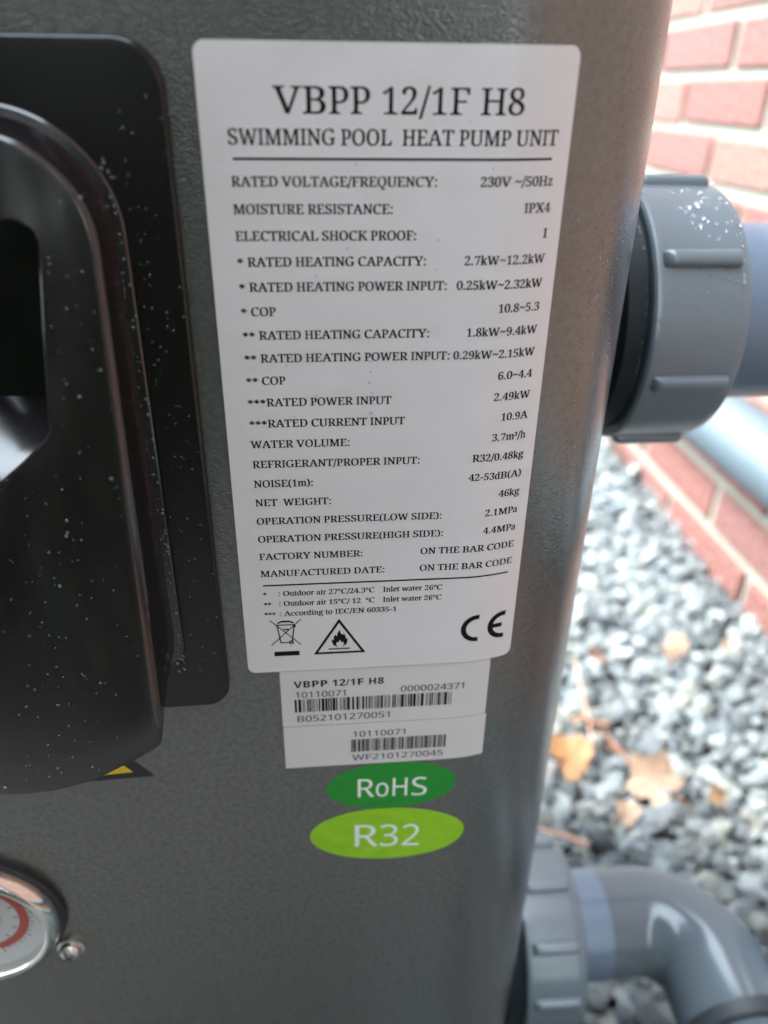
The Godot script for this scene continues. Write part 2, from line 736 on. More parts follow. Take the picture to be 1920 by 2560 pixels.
# ------------------------------------------------------------------ brick wall
func make_wall() -> void:
	var w := thing("brick_wall", "salmon red brick wall with cream mortar joints behind the pipes", "wall", Vector3(524.87, 0, 0) * MM)
	w.basis = Basis(Vector3(-0.00402249, -0.04487749, -0.9989844), Vector3(0.04984861, 0.9977415, -0.04502237), Vector3(0.99874868, -0.04997909, -0.00177633)).orthonormalized()
	var slab := bevel_box(Vector3(3900, 2700, 100), 1.0).mesh(30)
	var mo := put("mortar", slab, M.mortar, w)
	mo.position = Vector3(650, 560, 55.5) * MM
	var variants := []
	for k in 4:
		variants.append(bevel_box(Vector3(199.5, 50.5, 80), 3.0, 1.5).mesh(50))
	var far := []
	for k in 5:
		far.append([])
	for row in range(-30, 12):
		var h := 73.1 - 62.0 * row - 31.0
		var first := 993.8 if posmod(row, 2) == 1 else 888.0
		for col in range(-10, 8):
			var s := first + 211.5 * col + 105.75 + rng.randf_range(-1.5, 1.5)
			if s < -1150 or s > 2450:
				continue
			var xf := Transform3D(Basis.from_euler(Vector3(rng.randf_range(-0.01, 0.01), rng.randf_range(-0.008, 0.008), rng.randf_range(-0.006, 0.006))), Vector3(s, h + rng.randf_range(-1.2, 1.2), 40.0 + rng.randf_range(-1.0, 1.5)) * MM)
			var tone := rng.randi() % 5
			if row >= -3 and row <= 10 and s > 250 and s < 1500:
				var o := put("brick", variants[rng.randi() % 4], M.bricks[tone], w)
				o.transform = xf
			else:
				far[tone].append(xf)
	for k in 5:
		mmesh("more_bricks" if k == 0 else "more_bricks_%03d" % k, variants[k % 4], M.bricks[k], far[k], w)


# ------------------------------------------------------------------ heat pump
func make_heat_pump() -> void:
	var hp := thing("heat_pump", "dark grey textured outdoor pool heat pump with rating plate and black control cover", "heat pump")
	# casing: rounded outline carried up
	var outline := []
	var x0 := -430.0
	var zb := -400.0
	for k in 33:
		var a := PI / 2 * (1.0 - k / 32.0)
		outline.append([Vector2(CORNER_START + CORNER_R * cos(a), -CORNER_R + CORNER_R * sin(a)), Vector2(cos(a), sin(a))])
	for c in [[CORNER_START + CORNER_R - 30.0, zb + 30.0, 0.0, 30.0], [x0 + 30.0, zb + 30.0, -PI / 2, 30.0], [x0 + CORNER_R, -CORNER_R, -PI, CORNER_R]]:
		for k in 13:
			var a: float = c[2] - PI / 2 * k / 12.0
			outline.append([Vector2(c[0] + c[3] * cos(a), c[1] + c[3] * sin(a)), Vector2(cos(a), sin(a))])
	var rows := []
	for r in [[-545.0, 0.0], [-300.0, 0.0], [60.0, 0.0], [65.0, 1.0], [69.0, 4.0], [71.0, 8.0]]:
		var row := []
		for o in outline:
			var p: Vector2 = o[0] - o[1] * r[1]
			row.append(Vector3(p.x, r[0], p.y) * MM)
		rows.append(row)
	var b := MB.new()
	b.grid(rows, true)
	b.fan(rows[-1], Vector3(-160, 71, -200) * MM)
	var low := MB.new()
	b.fan(rows[0], Vector3(-160, -545, -200) * MM)
	# the bottom fan faces down
	var n := outline.size()
	for i in range(b.f.size() - n * 3, b.f.size(), 3):
		var t := b.f[i + 1]
		b.f[i + 1] = b.f[i + 2]
		b.f[i + 2] = t
	put("casing", b.mesh(35), M.body, hp)
	for x in [-330.0, 30.0]:
		for z in [-80.0, -320.0]:
			var foot := put("foot", bevel_box(Vector3(60, 40, 60), 4).mesh(40), M.rubber, hp)
			foot.position = Vector3(x, -565, z) * MM
	make_nameplate(hp)
	make_stickers(hp)
	make_control_cover(hp)
	make_gauge(hp)
	# drops on the skin
	var spots := []
	for k in 7:
		spots.append(Vector3(6.4 + k * 0.12 + rng.randf_range(-0.3, 0.3), -147.0 - k * 3.2 + rng.randf_range(-0.8, 0.8), rng.randf_range(0.22, 0.42)))
	for k in 40:
		spots.append(Vector3(rng.randf_range(68, 92), rng.randf_range(-60, -30), rng.randf_range(0.1, 0.25)))
	for k in 16:
		spots.append(Vector3(rng.randf_range(2, 64), rng.randf_range(-135, -3), rng.randf_range(0.15, 0.3)))
	for k in 6:
		spots.append(Vector3(30.5 + rng.randf_range(-0.3, 0.5), -57.0 - k * 2.3, rng.randf_range(0.25, 0.4)))
	var places := []
	for p in spots:
		var nn := surf_normal(p.x)
		places.append(drop_at(surf(p.x, p.y, 0.2 if p.x < 68 and p.x > 0 and p.y > -139 else 0.0), nn, p.z))
	mmesh("water_droplets", drop_mesh(), M.water, places, hp)


func drop_mesh() -> ArrayMesh:
	var prof := []
	for k in 7:
		var a := PI / 2 * k / 6.0
		prof.append(Vector2(sin(a) * 0.62 - 0.04, cos(a)) * 1000.0)
	prof.append(Vector2(-40.0, 1.0))
	var b := lathe(prof.slice(0, 7) , Transform3D(), 12)
	b.fan(b_ring(1000.0, -40.0, 12), Vector3(-0.04, 0, 0))
	return b.mesh(60)


func b_ring(r: float, x: float, n: int) -> Array:
	var out := []
	for j in n:
		var a := -TAU * j / n
		out.append(Vector3(x, r * cos(a), r * sin(a)) * MM)
	return out


func drop_at(p: Vector3, normal: Vector3, r: float) -> Transform3D:
	var side := normal.cross(Vector3(0.31, 0.87, 0.2)).normalized()
	return Transform3D(Basis(normal, side, normal.cross(side)).scaled(Vector3.ONE * r * MM), p)


const LINES := [
	["RATED VOLTAGE/FREQUENCY:", 42.8, "230V ~/50Hz", 50.9], ["MOISTURE RESISTANCE:", 34.6, "IPX4", 59.9], ["ELECTRICAL SHOCK PROOF:", 39.2, "I", 64.45],
	["* RATED HEATING CAPACITY:", 41.3, "2.7kW~12.2kW", 48.8], ["* RATED HEATING POWER INPUT:", 45.65, "0.25kW~2.32kW", 47.55], ["* COP", 11.65, "10.8~5.3", 56.4],
	["** RATED HEATING CAPACITY:", 42.55, "1.8kW~9.4kW", 50.15], ["** RATED HEATING POWER INPUT:", 47.0, "0.29kW~2.15kW", 47.7], ["** COP", 12.86, "6.0~4.4", 57.6],
	["***RATED POWER INPUT", 34.95, "2.49kW", 57.1], ["***RATED CURRENT INPUT", 37.95, "10.9A", 59.15], ["WATER VOLUME:", 26.15, "3.7m³/h", 57.5],
	["REFRIGERANT/PROPER INPUT:", 41.65, "R32/0.48kg", 53.35], ["NOISE(1m):", 17.95, "42-53dB(A)", 52.95], ["NET  WEIGHT:", 21.85, "46kg", 60.4],
	["OPERATION PRESSURE(LOW SIDE):", 47.3, "2.1MPa", 57.45], ["OPERATION PRESSURE(HIGH SIDE):", 47.85, "4.4MPa", 57.4],
	["FACTORY NUMBER:", 29.0, "ON THE BAR CODE", 42.6], ["MANUFACTURED DATE:", 34.25, "ON THE BAR CODE", 42.6]]


func make_nameplate(hp: Node3D) -> void:
	var np := put("rating_plate", sheet(rounded_cols(0.0, 68.32, -139.07, 0.0, 2.0), 0.2), M.paper, hp)
	np.set_meta("label", "large silver grey rating plate sticker with rows of black serif print")
	var off := 0.23
	put("title_line", lettering("VBPP 12/1F H8", 13.2, 58.1, -11.1, 4.3, off, "Droid Serif", INF, 0.1), M.ink, np)
	put("title_line", lettering("SWIMMING POOL  HEAT PUMP UNIT", 4.75, 65.4, -16.2, 2.62, off, "Droid Serif", INF, 0.1), M.ink, np)
	put("rule", ink_polys(long_rule(5.4, 64.6, -18.52, 0.42), off), M.ink, np)
	put("rule", ink_polys(long_rule(5.2, 64.95, -112.25, 0.42), off), M.ink, np)
	for i in LINES.size():
		var v := -22.35 - 4.806 * i - 0.86
		put("text_line", lettering(LINES[i][0], 4.85, LINES[i][1], v, 1.74, off, "Droid Serif", INF, 0.12), M.ink, np)
		put("text_line", lettering(LINES[i][2], LINES[i][3], 65.35 + i * 0.016, v, 1.74, off, "Droid Serif", INF, 0.12), M.ink, np)
	var notes := [["*", 5.1, 5.95, ": Outdoor air 27°C/24.3°C", 31.85, "Inlet water 26°C", 33.9, 48.4], ["**", 5.1, 6.9, ": Outdoor air 15°C/ 12  °C", 31.85, "Inlet water 26°C", 33.9, 48.35], ["***", 5.1, 7.8, ": According to IEC/EN 60335-1", 37.4, "", 0, 0]]
	for i in 3:
		var v := -114.72 - 3.0 * i - 0.72
		put("note_line", lettering(notes[i][0], notes[i][1], notes[i][2], v - 0.1, 1.45, off, "Droid Serif", INF, 0.12), M.ink, np)
		put("note_line", lettering(notes[i][3], 8.65, notes[i][4], v, 1.45, off, "Droid Serif", INF, 0.12), M.ink, np)
		if notes[i][5]:
			put("note_line", lettering(notes[i][5], notes[i][6], notes[i][7], v, 1.45, off, "Droid Serif", INF, 0.12), M.ink, np)
	# crossed-out wheeled bin over a black bar
	var w := 0.26
	var bin := [stroke(Vector2(6.2, -122.6), Vector2(13.6, -130.6), w), stroke(Vector2(13.8, -122.6), Vector2(6.2, -130.5), w)]
	bin.append_array([stroke(Vector2(7.9, -124.3), Vector2(8.6, -129.7), 0.32), stroke(Vector2(12.1, -124.3), Vector2(11.4, -129.7), 0.32), stroke(Vector2(8.5, -129.7), Vector2(11.0, -129.7), 0.32)])
	bin.append_array([stroke(Vector2(7.5, -124.2), Vector2(12.4, -124.2), 0.34), stroke(Vector2(8.0, -123.7), Vector2(9.0, -123.1), 0.45), stroke(Vector2(9.0, -123.15), Vector2(11.0, -123.15), 0.6), stroke(Vector2(11.0, -123.1), Vector2(12.0, -123.7), 0.45), stroke(Vector2(9.4, -125.6), Vector2(10.8, -125.6), 0.4), stroke(Vector2(12.2, -124.2), Vector2(12.2, -125.0), 0.5)])
	bin.append_array(arc_band(Vector2(11.2, -129.7), 0.22, 0.62, 0, TAU, 16))
	put("bin_symbol", ink_polys(bin, off), M.ink, np)
	put("bar", ink_polys([[Vector2(6.8, -133.95), Vector2(13.1, -133.95), Vector2(13.1, -132.5), Vector2(6.8, -132.5)]], off), M.ink, np)
	# warning triangle with a flame
	var tri := []
	var t0 := [Vector2(23.13, -123.0), Vector2(29.75, -134.0), Vector2(16.6, -134.0)]
	var mid: Vector2 = (t0[0] + t0[1] + t0[2]) / 3.0
	for k in 3:
		var a: Vector2 = t0[k]
		var c: Vector2 = t0[(k + 1) % 3]
		tri.append([a, c, mid + (c - mid) * 0.82, mid + (a - mid) * 0.82])
	tri.append(stroke(Vector2(20.4, -132.45), Vector2(25.8, -132.45), 0.4))
	var half_flame := [Vector2(23.3, -126.4), Vector2(23.5, -127.6), Vector2(24.15, -128.1), Vector2(24.2, -127.3), Vector2(24.75, -128.6), Vector2(24.7, -129.3), Vector2(25.2, -129.1), Vector2(25.15, -130.4), Vector2(24.7, -131.3), Vector2(23.9, -131.85), Vector2(24.3, -131.0), Vector2(24.05, -130.2), Vector2(23.75, -130.6), Vector2(23.3, -129.6), Vector2(22.9, -130.5), Vector2(22.55, -130.25), Vector2(22.3, -131.0), Vector2(22.7, -131.85), Vector2(21.8, -131.4), Vector2(21.3, -130.5), Vector2(21.2, -129.4), Vector2(21.75, -129.6), Vector2(21.7, -128.6), Vector2(22.15, -127.9), Vector2(22.5, -128.5), Vector2(22.75, -127.3)]
	tri.append(half_flame)
	put("flame_symbol", ink_polys(tri, off), M.ink, np)
	# CE
	var ce := arc_band(Vector2(58.0, -128.23), 2.85, 4.2, deg_to_rad(83), deg_to_rad(277))
	ce.append_array(arc_band(Vector2(65.1, -128.4), 2.85, 4.27, deg_to_rad(82), deg_to_rad(278)))
	ce.append_array([[Vector2(62.0, -129.05), Vector2(64.8, -129.05), Vector2(64.8, -127.75), Vector2(62.0, -127.75)]])
	put("conformity_symbol", ink_polys(ce, off), M.ink, np)


func barcode(s0: float, s1: float, v0: float, v1: float, seed_: int, n: int) -> Array:
	var r := RandomNumberGenerator.new()
	r.seed = seed_
	var ws := []
	var sum := 0.0
	for k in n * 2 - 1:
		var x: float = [1.0, 1.0, 1.0, 2.0, 2.0, 3.0, 4.0][r.randi() % 7] if k % 2 == 0 else [1.0, 1.0, 1.0, 1.0, 2.0, 2.0, 3.0][r.randi() % 7]
		ws.append(x)
		sum += x
	var out := []
	var at := s0
	for k in ws.size():
		var x: float = ws[k] * (s1 - s0) / sum
		if k % 2 == 0:
			out.append([Vector2(at, v0), Vector2(at + x, v0), Vector2(at + x, v1), Vector2(at, v1)])
		at += x
	return out


func make_stickers(hp: Node3D) -> void:
	var sans := "Droid Sans"
	var off := 0.11
	var a := put("bar_code_sticker", sheet(rounded_cols(7.75, 62.75, -158.55, -139.25, 0.5), 0.08), M.paper2, hp)
	a.set_meta("label", "upper white bar code sticker directly under the rating plate")
	put("text_line", lettering("VBPP 12/1F H8", 11.2, 34.6, -144.95, 2.2, off, "Droid Sans Bold"), M.ink, a)
	put("text_line", lettering("10110071", 11.3, 25.1, -148.45, 2.05, off, sans, INF, 0.05), M.ink_grey, a)
	put("text_line", lettering("0000024371", 39.0, 56.5, -148.1, 2.05, off, sans, INF, 0.05), M.ink_grey, a)
	put("bar_code", ink_polys(barcode(11.15, 52.7, -153.5, -149.0, 3, 64), off), M.ink, a)
	put("text_line", lettering("B052101270051", 11.4, 36.9, -156.95, 2.15, off, sans, INF, 0.05), M.ink_grey, a)
	var b := put("bar_code_sticker", sheet(rounded_cols(7.8, 63.15, -174.1, -158.75, 0.4), 0.08), M.paper2, hp)
	b.set_meta("label", "lower white bar code sticker above the dark green oval")
	put("text_line", lettering("10110071", 26.2, 41.3, -163.6, 2.05, off, sans, INF, 0.05), M.ink_grey, b)
	put("bar_code", ink_polys(barcode(25.9, 52.0, -169.25, -164.55, 9, 56), off), M.ink, b)
	put("text_line", lettering("WF2101270045", 26.2, 51.6, -172.5, 2.1, off, sans, INF, 0.05), M.ink_grey, b)
	var c := put("oval_sticker", sheet(ellipse_cols(Vector2(37.3, -183.6), 18.55, 9.35, 0.012), 0.09, 10), M.green, hp)
	c.set_meta("label", "dark green oval sticker with white lettering")
	put("lettering", lettering("RoHS", 26.8, 47.85, -187.5, 7.35, 0.12, sans, -188.2), M.white_ink, c)
	var d := put("oval_sticker", sheet(ellipse_cols(Vector2(36.6, -204.2), 23.05, 11.15, -0.03), 0.09, 10), M.lime, hp)
	d.set_meta("label", "larger lime green oval sticker with white lettering")
	put("lettering", lettering("R32", 25.5, 46.6, -208.8, 9.5, 0.12, sans, -210.3), M.white_ink, d)
	# warning triangle mostly hidden by the control cover
	var w := put("warning_sticker", ink_polys([[Vector2(-27.7, -174.0), Vector2(-53.0, -141.0), Vector2(-78.0, -175.8)]], 0.08), M.black_ink, hp)
	w.set_meta("label", "yellow and black warning triangle sticker half hidden under the control cover")
	put("yellow_field", ink_polys([[Vector2(-33.2, -172.0), Vector2(-54.0, -146.0), Vector2(-74.0, -174.6)]], 0.11), M.yellow, w)


# the plate behind the cover, and the cover itself
func arch(right: float, top_c: Vector2, r: float, bottom: Array) -> Array:
	# right half from the bottom centre up to the top centre, then mirrored about x = -50
	var half := bottom.duplicate()
	for k in 17:
		var a := PI / 2 * k / 16.0
		half.append(top_c + Vector2(cos(a), sin(a)) * r)
	half[bottom.size()] = Vector2(right, top_c.y)
	var out := half.duplicate()
	for k in range(half.size() - 1, -1, -1):
		out.append(Vector2(-100.0 - half[k].x, half[k].y))
	return out


func radial(poly: Array, c: Vector2, n: int) -> Array:
	var out := []
	for k in n:
		var d := Vector2.from_angle(TAU * k / n)
		var best := 1.0
		for i in poly.size():
			var hit = Geometry2D.segment_intersects_segment(c, c + d * 400.0, poly[i], poly[(i + 1) % poly.size()])
			if hit != null:
				best = maxf(best, (hit - c).length())
		out.append(c + d * best)
	return out


func hood_z(p: Vector2) -> float:
	var t := clampf((-p.y - 12.0) / 131.0, 0.0, 1.1)
	var x := (p.x + 50.0) / 33.0
	return lerpf(9.5, 22.5, t) + 4.0 * maxf(0.0, 1.0 - x * x)


# points lifted to a height: flat at z, or riding on the cover's front face
func ring3(points: Array, z: float, on_face := false, sink := 0.0) -> Array:
	var out := []
	for p in points:
		var h := z
		if on_face:
			h = lerpf(hood_z(p) + z, 5.0, sink)
		out.append(Vector3(p.x, p.y, h) * MM)
	return out


func mixed(a: Array, b: Array, t: float) -> Array:
	var out := []
	for k in a.size():
		out.append(a[k].lerp(b[k], t))
	return out


func make_control_cover(hp: Node3D) -> void:
	# flat black plate with rounded corners and a bevelled edge
	var rows := []
	for e in [[0.0, 0.0], [0.0, 1.4], [0.2, 1.95], [0.6, 2.35], [1.2, 2.5]]:
		var row := []
		for c in [[-5.0 - 8.0, 0.6 - 8.0, 0.0], [-95.0 + 8.0, 0.6 - 8.0, PI / 2], [-95.0 + 5.0, -147.6 + 5.0, PI], [-5.0 - 6.0, -147.6 + 6.0, -PI / 2]]:
			var r: float = 8.0 if c[2] < 2.0 and c[2] > -0.5 else 6.0
			for k in 9:
				var a: float = c[2] + PI / 2 * k / 8.0
				row.append(Vector3(c[0] + (r - e[0]) * cos(a), c[1] + (r - e[0]) * sin(a), e[1]) * MM)
		rows.append(row)
	var b := MB.new()
	b.grid(rows, true)
	b.fan(rows[-1], Vector3(-50, -75, 2.5) * MM)
	put("backing_plate", b.mesh(28, Vector3.BACK), M.plate, hp)

	var n := 240
	var c := Vector2(-50, -52)
	var flange := radial(arch(-14.4, Vector2(-36, -31), 21.6, [Vector2(-50, -131.5), Vector2(-17.4, -131.5), Vector2(-15.3, -130.8), Vector2(-14.4, -129)]), c, n)
	var ridge := radial(arch(-17.6, Vector2(-36.6, -31.5), 19.0, [Vector2(-50, -149.0), Vector2(-42, -148.5), Vector2(-34, -146.9), Vector2(-26, -143.6), Vector2(-20, -141.2), Vector2(-18.3, -139.5), Vector2(-17.9, -136)]), c, n)
	var half_recess := [Vector2(-50, -76.2), Vector2(-46, -75.4), Vector2(-41.0, -72.8), Vector2(-36, -68.8), Vector2(-31.3, -64.6), Vector2(-30.6, -63.2), Vector2(-29.6, -52), Vector2(-27.2, -30.5), Vector2(-27.8, -28.0), Vector2(-30, -26.5), Vector2(-50, -26.0)]
	var rec := half_recess.duplicate()
	for k in range(half_recess.size() - 1, -1, -1):
		rec.append(Vector2(-100 - half_recess[k].x, half_recess[k].y))
	var recess := radial(rec, c, n)
	var half_in := [Vector2(-50, -61.0), Vector2(-34.0, -61.0), Vector2(-31.6, -59.5), Vector2(-29.2, -31), Vector2(-31, -27.6), Vector2(-50, -27.2)]
	var inn := half_in.duplicate()
	for k in range(half_in.size() - 1, -1, -1):
		inn.append(Vector2(-100 - half_in[k].x, half_in[k].y))
	var inner := radial(inn, c, n)
	var hood := MB.new()
	var foot := mixed(flange, ridge, 0.55)
	for k in n:
		if foot[k].y < -131.5:
			foot[k].y = -131.5 + (foot[k].y + 131.5) * 0.35
	hood.grid([ring3(flange, 2.4), ring3(flange, 3.7), ring3(mixed(flange, ridge, 0.1), 4.0), ring3(foot, 4.1), ring3(mixed(foot, ridge, 0.72), -4.6, true), ring3(mixed(foot, ridge, 0.88), -2.6, true), ring3(ridge, -1.0, true), ring3(mixed(ridge, recess, 0.035), -0.25, true), ring3(mixed(ridge, recess, 0.08), 0.0, true), ring3(mixed(ridge, recess, 0.14), 0.0, true), ring3(mixed(ridge, recess, 0.3), 0.0, true), ring3(mixed(ridge, recess, 0.55), 0.0, true), ring3(mixed(ridge, recess, 0.8), 0.0, true), ring3(mixed(ridge, recess, 0.97), 0.0, true), ring3(recess, -0.25, true), ring3(mixed(recess, inner, 0.15), -2.0, true), ring3(mixed(recess, inner, 0.6), 0.0, true, 0.6), ring3(inner, 5.0)], true)
	var cover := put("control_cover", hood.mesh(32, Vector3.BACK), M.hood, hp)
	cover.set_meta("label", "glossy black raised control cover with arched top and finger recess")
	var back := MB.new()
	back.fan(ring3(inner, 5.1), Vector3(-50, -45, 5.1) * MM)
	put("recess_window", back.mesh(30, Vector3.BACK), M.screen, cover)
	# drops of rain on the cover
	var places := []
	for k in 460:
		var p := Vector2(rng.randf_range(-68, -19), rng.randf_range(-148, -14))
		var inside := Geometry2D.is_point_in_polygon(p, PackedVector2Array(ridge)) and not Geometry2D.is_point_in_polygon(p, PackedVector2Array(recess))
		if not inside:
			continue
		var r: float = clampf(exp(rng.randfn(-1.78, 0.5)), 0.08, 0.42)
		places.append(drop_at(Vector3(p.x, p.y, hood_z(p)) * MM, Vector3(0.1, 0.08, 1).normalized(), r))
	for k in 150:
		var y := rng.randf_range(-135, -18)
		places.append(drop_at(Vector3(rng.randf_range(-17.2, -14.6), y, 4.05) * MM, Vector3.BACK, rng.randf_range(0.12, 0.38)))
	for k in 110:
		places.append(drop_at(Vector3(rng.randf_range(-13.8, -5.6), rng.randf_range(-140, -8), 2.5) * MM, Vector3.BACK, rng.randf_range(0.1, 0.32)))
	mmesh("water_droplets", drop_mesh(), M.water, places, cover)


func disc(c: Vector3, r: float, n := 64) -> MB:
	var b := MB.new()
	var ring := []
	for k in n:
		var a := TAU * k / n
		ring.append((c + Vector3(cos(a), sin(a), 0) * r) * MM)
	b.fan(ring, c * MM)
	return b


func facing(at: Vector3) -> Transform3D:
	# lathe axis (local X) turned to the front
	return Transform3D(Basis(Vector3.BACK, Vector3.RIGHT, Vector3.UP), at * MM)


func make_gauge(hp: Node3D) -> void:
	var c := Vector3(-88.0, -228.3, 0)
	var g := put("pressure_gauge", lathe([Vector2(0, 27.2), Vector2(1.6, 27.2), Vector2(2.2, 26.6), Vector2(2.2, 23.0)], facing(c), 96).mesh(40, Vector3.BACK), M.rubber, hp)
	g.set_meta("label", "round pressure gauge with chrome rim and red band on a white dial")
	put("bezel", lathe([Vector2(1.5, 25.9), Vector2(3.2, 25.95), Vector2(4.8, 25.6), Vector2(6.2, 24.6), Vector2(6.9, 23.4), Vector2(6.9, 22.6), Vector2(6.2, 22.0), Vector2(4.6, 21.8), Vector2(2.6, 21.8)], facing(c), 96).mesh(50, Vector3.BACK), M.chrome, g)
	put("dial", disc(c + Vector3(0, 0, 2.7), 22.0).mesh(30, Vector3.BACK), M.dial, g)
	var band := []
	var cc := Vector2(c.x + 1.2, c.y + 1.8)
	band = arc_band(cc, 13.2, 16.0, deg_to_rad(-72), deg_to_rad(150), 48)
	put("red_band", ink_polys(band, 2.78), M.red, g)
	var ticks := []
	for k in 34:
		var a := deg_to_rad(-70 + k * 7.5)
		var l := 1.6 if k % 5 == 0 else 0.8
		ticks.append(stroke(cc + Vector2.from_angle(a) * 16.3, cc + Vector2.from_angle(a) * (16.3 + l), 0.34))
		if k % 3 == 0:
			ticks.append(stroke(cc + Vector2.from_angle(a) * 12.9, cc + Vector2.from_angle(a) * 11.4, 0.4))
	put("scale_marks", ink_polys(ticks, 2.78), M.ink, g)
	var needle := [[cc + Vector2(-14, 9), cc + Vector2(-1.5, 2.2), cc + Vector2(8.6, 0.9), cc + Vector2(7.6, -0.6), cc + Vector2(8.2, -1.6), cc + Vector2(-1.8, -1.2)]]
	put("needle", ink_polys(needle, 3.6), M.black_ink, g)
	put("lens", disc(c + Vector3(0, 0, 5.0), 21.9).mesh(30, Vector3.BACK), M.glass, g)
	var s := put("screw", lathe([Vector2(0, 4.2), Vector2(0.7, 4.2), Vector2(0.9, 3.9), Vector2(0.9, 3.3), Vector2(2.0, 3.25), Vector2(3.0, 2.8), Vector2(3.7, 1.9), Vector2(3.95, 0.9), Vector2(4.0, 0.01)], facing(Vector3(-62.6, -247.6, 0)), 40).mesh(35, Vector3.BACK), M.steel, hp)
	s.set_meta("label", "pan head screw beside the pressure gauge")
	var slot := []
	for a in [0.5, 0.5 + PI / 2]:
		var d := Vector2.from_angle(a) * 1.9
		slot.append(stroke(Vector2(-62.6, -247.6) - d, Vector2(-62.6, -247.6) + d, 0.7))
	put("cross_slot", ink_polys(slot, 4.02), M.black_ink, s)


# ------------------------------------------------------------------ plumbing
func make_union(called: String, label: String, at: Vector3, x0: float, x1: float, ribs: Array, length: float, tail_r: float) -> Node3D:
	var u := thing(called, label, "pipe union", at * MM, "pipe unions on the side of the heat pump")
	var ax := Transform3D(Basis(Vector3.RIGHT, Vector3.UP, Vector3.BACK), Vector3.ZERO)
	put("nut", lathe([Vector2(x0 + 0.2, 31), Vector2(x0 + 0.2, 41.5), Vector2(x0 + 0.4, 42.4), Vector2(x0 + 1.2, 43.2), Vector2(x0 + 3, 43.4), Vector2(x1 - 6, 43.0), Vector2(x1 - 4.4, 42.9), Vector2(x1 - 4.1, 42.5), Vector2(x1 - 2.0, 42.2), Vector2(x1 - 0.8, 41.6), Vector2(x1, 40.2), Vector2(x1 + 0.3, 36), Vector2(x1 + 0.3, 29)], ax, 128).mesh(32), M.nut, u)
	for r in ribs:
		var a := deg_to_rad(r)
		var mesh := MB.new()
		var rows := []
		for e in [[x0 + 2.6, 0.0], [x0 + 3.4, 0.62], [x0 + 4.8, 0.92], [x0 + 6.5, 1.0], [x1 - 6.0, 1.0], [x1 - 5.0, 0.94], [x1 - 4.5, 0.7], [x1 - 4.4, 0.0]]:
			var row := []
			for k in 13:
				var t := PI * k / 12.0
				var w: float = cos(t) * 2.7 * (0.8 + 0.2 * e[1])
				var h: float = 42.2 + (0.8 + 2.9 * pow(sin(t), 0.6)) * e[1]
				row.append(Vector3(e[0], h * sin(a) + w * cos(a), h * cos(a) - w * sin(a)) * MM)
			rows.append(row)
		mesh.grid(rows)
		put("rib", mesh.mesh(50, Vector3(0, sin(a), cos(a))), M.nut, u)
	put("bushing", lathe([Vector2(x0 - 7, 30), Vector2(x0 - 7, 38), Vector2(x0 - 6.2, 39.2), Vector2(x0 - 1, 39.6), Vector2(x0 + 0.5, 40.0), Vector2(x0 + 0.5, 30)], ax, 96).mesh(35), M.nut_dark, u)
	put("stub_pipe", lathe([Vector2(94.0 - at.x, 30.5), Vector2(x0 + 3, 30.5)], ax, 64).mesh(35, Vector3.ZERO), M.tail, u)
	put("tail_piece", lathe([Vector2(x1 - 3, tail_r), Vector2(x1 + length - 0.8, tail_r), Vector2(x1 + length, tail_r - 0.8), Vector2(x1 + length, 20)], ax, 96).mesh(35), M.tail, u)
	return u


